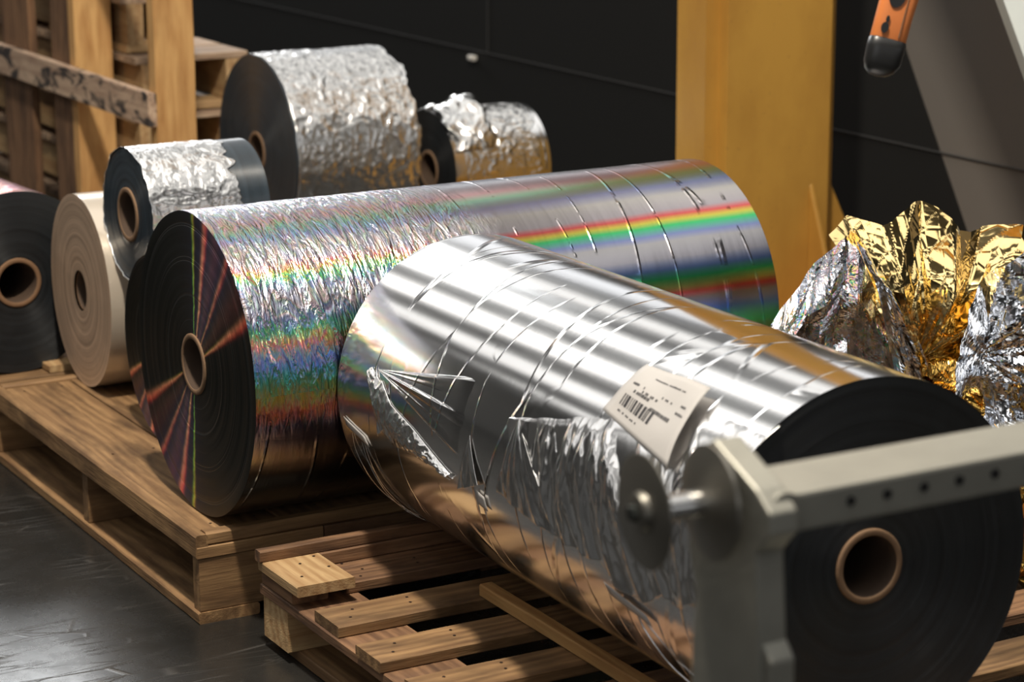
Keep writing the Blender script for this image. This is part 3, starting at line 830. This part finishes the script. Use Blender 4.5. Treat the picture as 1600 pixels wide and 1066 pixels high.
# stacked pallets behind it
names = ['bottom pallet of the weathered stack behind the upright pallet', 'second pallet from the floor in the weathered stack behind the upright pallet',
         'third pallet from the floor in the weathered stack behind the upright pallet', 'fourth pallet of the weathered stack, pale boards showing left of the tallest silver roll']
def stack_pallet(z, label, SX=1.957, SY=5.27, W=.27, D=1.5, x_off=0):
    p = empty('stacked_pallet', (0, 0, 0), label=label, cat='pallet', group='stacked pallets at the back left')
    SX += x_off
    for k in range(9):
        board('deck_board', SX - .012, SX + W, SY + k * .168, SY + k * .168 + .155, z + .115, z + .131, M['crate_grey'], p, warp=.004)
    for k in range(2):
        board('stringer', SX + .004 + k * (W - .06), SX + .044 + k * (W - .06), SY, SY + D, z + .018, z + .1145, M['fresh'], p, warp=.002)
    for k in range(4):
        board('bottom_board', SX, SX + W, SY + k * .46, SY + k * .46 + .1, z, z + .0175, M['fresh'], p)
for k in range(4): stack_pallet(k * .1345, names[k], x_off=(0, .01, -.005, .006)[k])
stack_pallet(4 * .1345, 'narrower pallet lying on the weathered stack, seen only through the upright pallet', SY=5.34, W=.14)
stack_pallet(5 * .1345, 'uppermost narrow pallet of the weathered stack, at the top edge behind the upright pallet', SY=5.36, W=.14)

# ------------------------------------------------------------------ pulley stand in the foreground
st = empty('pulley_stand', (.97, 1.39, 0), label='grey steel stand in front with a drilled arm and a flanged pulley', cat='stand')
# post plate in the y-z plane
def extr(name, pts, x0, x1, mat, parent, bev=.002):
    n = len(pts); vs = [(x0, a, z) for a, z in pts] + [(x1, a, z) for a, z in pts]
    fs = [tuple(range(n)), tuple(range(2*n - 1, n - 1, -1))] + [(i, i + n, (i + 1) % n + n, (i + 1) % n) for i in range(n)]
    o = mesh(name, vs, fs, mat, parent)
    bm = bmesh.new(); bm.from_mesh(o.data); bmesh.ops.recalc_face_normals(bm, faces=bm.faces); bm.to_mesh(o.data); bm.free()
    if bev:
        md = o.modifiers.new('b', 'BEVEL'); md.width = bev; md.segments = 2; md.limit_method = 'ANGLE'
    return o
extr('post_plate', [(.055, 0), (.055, .56), (.050, .60), (.062, .635), (.058, .672), (.040, .722), (.030, .728), (-.026, .7035), (-.044, .690), (-.046, .674), (-.028, .655), (-.033, .60), (-.038, .50), (-.040, 0)],
     -.004, .021, M['steel'], st)
extr('post_rib', [(-.030, 0), (-.030, .590), (-.044, .575), (-.047, 0)], .0, .022, M['steel'], st)
# arm, a square tube drilled along its front
bm = box_bm(.0215, .95, -.030, .040, .6665, .6965, .003)
arm = bm_obj('arm', bm, M['steel'], st)
for X in (.079, .113, .148, .182, .217, .252, .287, .322):
    bm = bmesh.new(); bmesh.ops.create_cone(bm, cap_ends=True, segments=20, radius1=.0038, radius2=.0038, depth=.003, matrix=Matrix.Translation((X, -.0302, .6835)) @ Matrix.Rotation(PI/2, 4, 'X'))
    bm_obj('drill_hole', bm, M['rubber'], st)
bm = bmesh.new(); bmesh.ops.create_cone(bm, cap_ends=True, segments=20, radius1=.016, radius2=.016, depth=.012, matrix=Matrix.Translation((.016, -.030, .685)) @ Matrix.Rotation(PI/2, 4, 'X'))
bm_obj('end_collar', bm, M['steel'], st, smooth=False)
bm = box_bm(-.10, 1.0, -.14, .14, 0, .012, .002); bm_obj('foot_plate', bm, M['steel'], st)
bm = box_bm(.90, .95, -.03, .04, .012, .667, .003); bm_obj('far_post', bm, M['steel'], st)
# pulley: lathe about x
def lathe(name, prof, mat, parent, na=72, loc=(0, 0, 0), rz=0):
    vs, fs = [], []
    for (x, r) in prof:
        for j in range(na):
            a = 2 * PI * j / na; vs.append((x, math.cos(a) * r, math.sin(a) * r))
    for i in range(len(prof) - 1):
        for j in range(na):
            k = (j + 1) % na; fs.append((i*na + j, i*na + k, (i+1)*na + k, (i+1)*na + j))
    o = mesh(name, vs, fs, mat, parent, True, loc=loc, rot=(0, 0, rz))
    bm = bmesh.new(); bm.from_mesh(o.data); bmesh.ops.recalc_face_normals(bm, faces=bm.faces); bm.to_mesh(o.data); bm.free()
    md = o.modifiers.new('es', 'EDGE_SPLIT'); md.split_angle = R(30)
    return o
PL = (-.072, .020, .685); PZ = R(-5)
fl = [(0, .0001), (0, .042), (.0008, .0436), (.0022, .0436), (.0032, .042), (.010, .017), (.010, .0001)]
lathe('pulley_flange', fl, M['steel_pulley'], st, loc=PL, rz=PZ)
lathe('hub', [(.008, .0105), (.056, .0105)], M['chrome'], st, loc=PL, rz=PZ)
lathe('pulley_flange', [(.046, .0001), (.046, .013), (.053, .038), (.055, .0435), (.058, .0436), (.059, .042), (.059, .0001)], M['steel_pulley'], st, loc=PL, rz=PZ)
lathe('bearing_boss', [(-.006, .0001), (-.006, .012), (-.005, .0145), (.001, .0155)], M['steel_pulley'], st, loc=PL, rz=PZ)
lathe('bolt_head', [(-.011, .0001), (-.011, .0058), (-.0055, .0066)], M['dark_metal'], st, 6, loc=PL, rz=PZ)

# ------------------------------------------------------------------ orange hand tool hanging at the top right
def tool():
    B = Vector((1.679, 2.147, .876)); T = Vector((1.708, 2.150, .965))
    d = (T - B).normalized(); side = Rv - d * Rv.dot(d); side.normalize(); fr = d.cross(side)
    e = empty('hanging_handle', (0, 0, 0), label='orange handle with black rubber tip hanging at the top right', cat='tool')
    e.matrix_world = Matrix(((side.x, fr.x, d.x, B.x), (side.y, fr.y, d.y, B.y), (side.z, fr.z, d.z, B.z), (0, 0, 0, 1)))
    def tube(name, rows, mat, na=40):
        vs, fs = [], []
        for (z, a, b, ox) in rows:
            for j in range(na):
                t = 2 * PI * j / na; c, s = math.cos(t), math.sin(t); p = .62
                vs.append((ox + a * math.copysign(abs(c) ** p, c), b * math.copysign(abs(s) ** p, s), z))
        for i in range(len(rows) - 1):
            for j in range(na):
                k = (j + 1) % na; fs.append((i*na + j, i*na + k, (i+1)*na + k, (i+1)*na + j))
        fs.append(tuple(range(na))[::-1]); fs.append(tuple((len(rows)-1)*na + j for j in range(na)))
        return mesh(name, vs, fs, mat, e, True)
    tube('grip', [(.030, .0195, .013, 0), (.034, .0205, .014, 0), (.06, .0205, .015, 0), (.11, .022, .015, .001), (.30, .022, .015, .002), (.31, .018, .012, .002)], M['orange'])
    tube('rubber_tip', [(-.0095, .003, .002, -.002), (-.008, .010, .007, -.002), (-.003, .0165, .012, -.001), (.006, .0205, .015, 0), (.022, .0215, .016, 0), (.032, .0212, .0155, 0), (.035, .018, .012, 0)], M['rubber'])
    # side seam and two black windows on the face that looks to the camera
    sgn = 1 if fr.dot(Fv) < 0 else -1
    for (x, z, a, b) in ((-.004, .085, .010, .017), (-.009, .044, .0042, .0062), (-.008, .054, .002, .004)):
        vs = []; na = 20
        for dz in (0, .002):
            for j in range(na):
                t = 2 * PI * j / na; vs.append((x + a * math.cos(t), sgn * (.0146 + dz), z + b * math.sin(t)))
        fs = [tuple(range(na)), tuple(range(2*na-1, na-1, -1))] + [(j, (j+1) % na, (j+1) % na + na, j + na) for j in range(na)]
        mesh('black_window', vs, fs, M['rubber'], e)
    bm = box_bm(.0085, .0095, sgn * .0150 - .0008, sgn * .0150 + .0008, .036, .30, 0); bm_obj('side_seam', bm, M['card_dark'], e)
    # cord up to the ceiling
    bm = box_bm(-.003, .005, -.004, .004, .30, 1.2, .001); bm_obj('hanging_cord', bm, M['rubber'], e)
tool()

# ------------------------------------------------------------------ pale machine leg at the top right corner
ml = empty('machine_leg', (0, 0, 0), label='pale grey slanting machine leg cut off by the top right corner', cat='machine')
B = Vector((2.860, 3.350, .787)); G = Vector((2.894, 3.284, .619)); d = (B - G).normalized()
ctr = (B + G) / 2 + Rv * .085 + Vector((0, 0, .03))
side = (Rv - d * Rv.dot(d)).normalized(); fr_ = d.cross(side)
mm = Matrix(((side.x, fr_.x, d.x, ctr.x), (side.y, fr_.y, d.y, ctr.y), (side.z, fr_.z, d.z, ctr.z), (0, 0, 0, 1)))
o = bm_obj('leg_beam', box_bm(-.075, .075, -.03, .03, -.85, 1.2, .003), M['white_paint'], ml); o.matrix_world = mm
bm = bmesh.new(); bmesh.ops.create_uvsphere(bm, u_segments=24, v_segments=14, radius=.014)
sg = 1 if fr_.dot(Fv) < 0 else -1
o = bm_obj('black_knob', bm, M['rubber'], ml, smooth=True); o.matrix_world = mm @ Matrix.Translation((-.052, sg * .036, -.012))

# ------------------------------------------------------------------ heap of crumpled foil at the right
RX = Vector((.8725, -.4885, 0)); NZ = Vector((-.4885, -.8725, 0)); UZ = Vector((0, 0, 1))
def sheet(name, K, fn, nu, nv, mat, label, thick=.0012, cat='foil'):
    """fn(u,v) -> (across, up, towards viewer) metres from the point K"""
    vs, fs = [], []
    for i in range(nu + 1):
        for j in range(nv + 1):
            a, b, c = fn(i / nu, j / nv); p = Vector(K) + RX * a + UZ * b + NZ * c; vs.append(tuple(p))
    for i in range(nu):
        for j in range(nv):
            q = i * (nv + 1) + j; fs.append((q, q + 1, q + nv + 2, q + nv + 1))
    o = mesh(name, vs, fs, mat, None, False)
    md = o.modifiers.new('s', 'SOLIDIFY'); md.thickness = thick; md.offset = -1
    tag(o, label, cat)
    return o
def tri(x): x = x % 1.0; return abs(x * 2 - 1) * 2 - 1
def facet(x, y, s, seed):
    """piecewise-linear noise: flat facets meeting in sharp creases"""
    x *= s; y *= s
    i, j = math.floor(x), math.floor(y); fx, fy = x - i, y - j
    def h(a, b): return noise.cell(Vector((a + .5, b + .5, seed))) * 2 - 1
    if fx + fy < 1: return h(i, j) + (h(i+1, j) - h(i, j)) * fx + (h(i, j+1) - h(i, j)) * fy
    return h(i+1, j+1) + (h(i, j+1) - h(i+1, j+1)) * (1 - fx) + (h(i+1, j) - h(i+1, j+1)) * (1 - fy)
GK = (2.225, 2.735, .325)     # the knot where the gold sheet is pinched
RAD = [(14, .10), (30, .16), (42, .24), (52, .275), (62, .240), (72, .225), (82, .242), (90, .248), (98, .232), (104, .222), (114, .240), (124, .240)]
def gold_fan(u, v):
    an = 14 + 110 * v; rad = lerp(RAD, an) * (u if u > .01 else .01)
    pl = tri(an / 27 + .12 * N3(u * 2, 1) + u * .25) * .034 * u + tri(an / 11 + .2 * N3(an * .05, u * 2)) * .006 * u * (1.2 - u)
    br = .030 * facet(an / 19, u * 3.2, 1, 3) * u + .006 * facet(an / 9, u * 6, 1, 5) * u
    dome = .12 * math.sin(PI * min(1, u * .95)) * .9 - .02
    edge = .008 * facet(an / 11, 1, 1, 8) * u
    return ((rad + edge) * math.cos(R(an)), (rad + edge) * math.sin(R(an)), dome + pl + br)
sheet('gold_foil', GK, gold_fan, 120, 200, M['gold'], 'gold foil sheet fanned out in pleats, upright behind the big silver roll')
def gold_tail(u, v):
    # a bunched, twisted rope of foil running down to the right from the knot
    t = u; cx = .0 + .125 * t; cz = .0 - .035 * t - .05 * t * t
    a = 2 * PI * v; r = .028 + .022 * math.sin(PI * min(1, t * 1.1)) 
    r += .008 * tri(v * 7 + t * 3) + .008 * facet(t * 7, v * 11, 1, 12)
    cy = .135
    return (cx + r * .55 * math.cos(a) * .6 - .4 * r * math.sin(a) * 0, cz + r * math.sin(a), cy + r * math.cos(a))
sheet('gold_foil', GK, gold_tail, 70, 110, M['gold_deep'], 'twisted rope of deeper gold foil bunched below the fanned gold sheet')
def left_sheet(u, v):
    # slopes down from the fan's left edge towards the lower left
    a = -.225 + .225 * v; zt = lerp([(0, .06), (.25, .15), (.47, .205), (.56, .19), (.75, .09), (1, -.04)], v)
    zb = -.208
    z = zt + (zb - zt) * u
    a2 = a - .05 * u * (1 - v)
    dep = .04 + .07 * u + .02 * math.sin(v * 5) + .016 * facet(a * 14 + u * 2, u * 6, 1, 21) + .004 * facet(a * 36, u * 14, 1, 22) + .008 * tri(v * 5 + u * .8)
    return (a2, z, dep)
sheet('holographic_foil', GK, left_sheet, 90, 80, M['holo_foil'], 'crumpled silver rainbow foil sheet left of the fanned gold sheet')
def fold_strip(u, v):
    # smooth pale folded edge lying over the seam between rainbow and gold sheets
    cx = lerp([(0, -.098), (.3, -.06), (.7, -.02), (1, .0)], u); z = .245 - .25 * u
    wv = .006 + .030 * u
    a = (v - .5) * 2
    return (cx - .005 + a * wv, z - .03 - .01 * a + .004 * facet(u * 8, v * 2, 1, 31), .115 + .02 * math.cos(a * 2) + .008 * tri(v * 2 + u) + .005 * facet(u * 7, v * 4, 1, 32))
sheet('silver_foil', GK, fold_strip, 50, 16, M['silver_foil'], 'narrow folded silver strip between the rainbow sheet and the gold sheet')
SK = (2.175, 2.545, .385)
def right_sheet(u, v):
    a = -.022 + .32 * v
    zt = lerp([(0, -.02), (.06, .05), (.16, .115), (.30, .175), (.6, .24), (1, .24)], v)
    zb = -.268
    z = zt + (zb - zt) * u
    an = math.atan2(z + .0, a - .02); rad = math.hypot(z, a - .02)
    fan = .018 * tri(an / 1.1 + .2 * N3(rad * 9, 1)) * min(1, rad * 9) + .008 * tri(an / .35) * min(1, rad * 6)
    dep = .02 + .06 * math.sin(min(1, u * 1.5) * PI * .5) + fan + .024 * facet(a * 13, z * 13, 1, 41) + .006 * facet(a * 34, z * 34, 1, 42)
    dep -= .03 * math.exp(-((a - .02) ** 2) / .0008)
    return (a - .03 * u * (1 - v), z, dep)
sheet('silver_foil', SK, right_sheet, 120, 110, M['silver_foil'], 'crumpled bluish silver foil at the right edge beside the gold sheet')
def gold_right(u, v):
    # gold showing again below the silver at the right
    a = .02 + .22 * v; z = -.06 - .20 * u
    dep = .13 + .02 * math.sin(u * PI) + .020 * facet(a * 15, z * 15, 1, 51) + .006 * facet(a * 40, z * 40, 1, 52)
    return (a + .02 * facet(u * 5, 1, 1, 3), z + .02 * facet(v * 6, 1, 1, 4), dep)
sheet('gold_foil', SK, gold_right, 60, 60, M['gold_deep'], 'crumpled gold foil tucked under the bluish silver foil at the right edge')
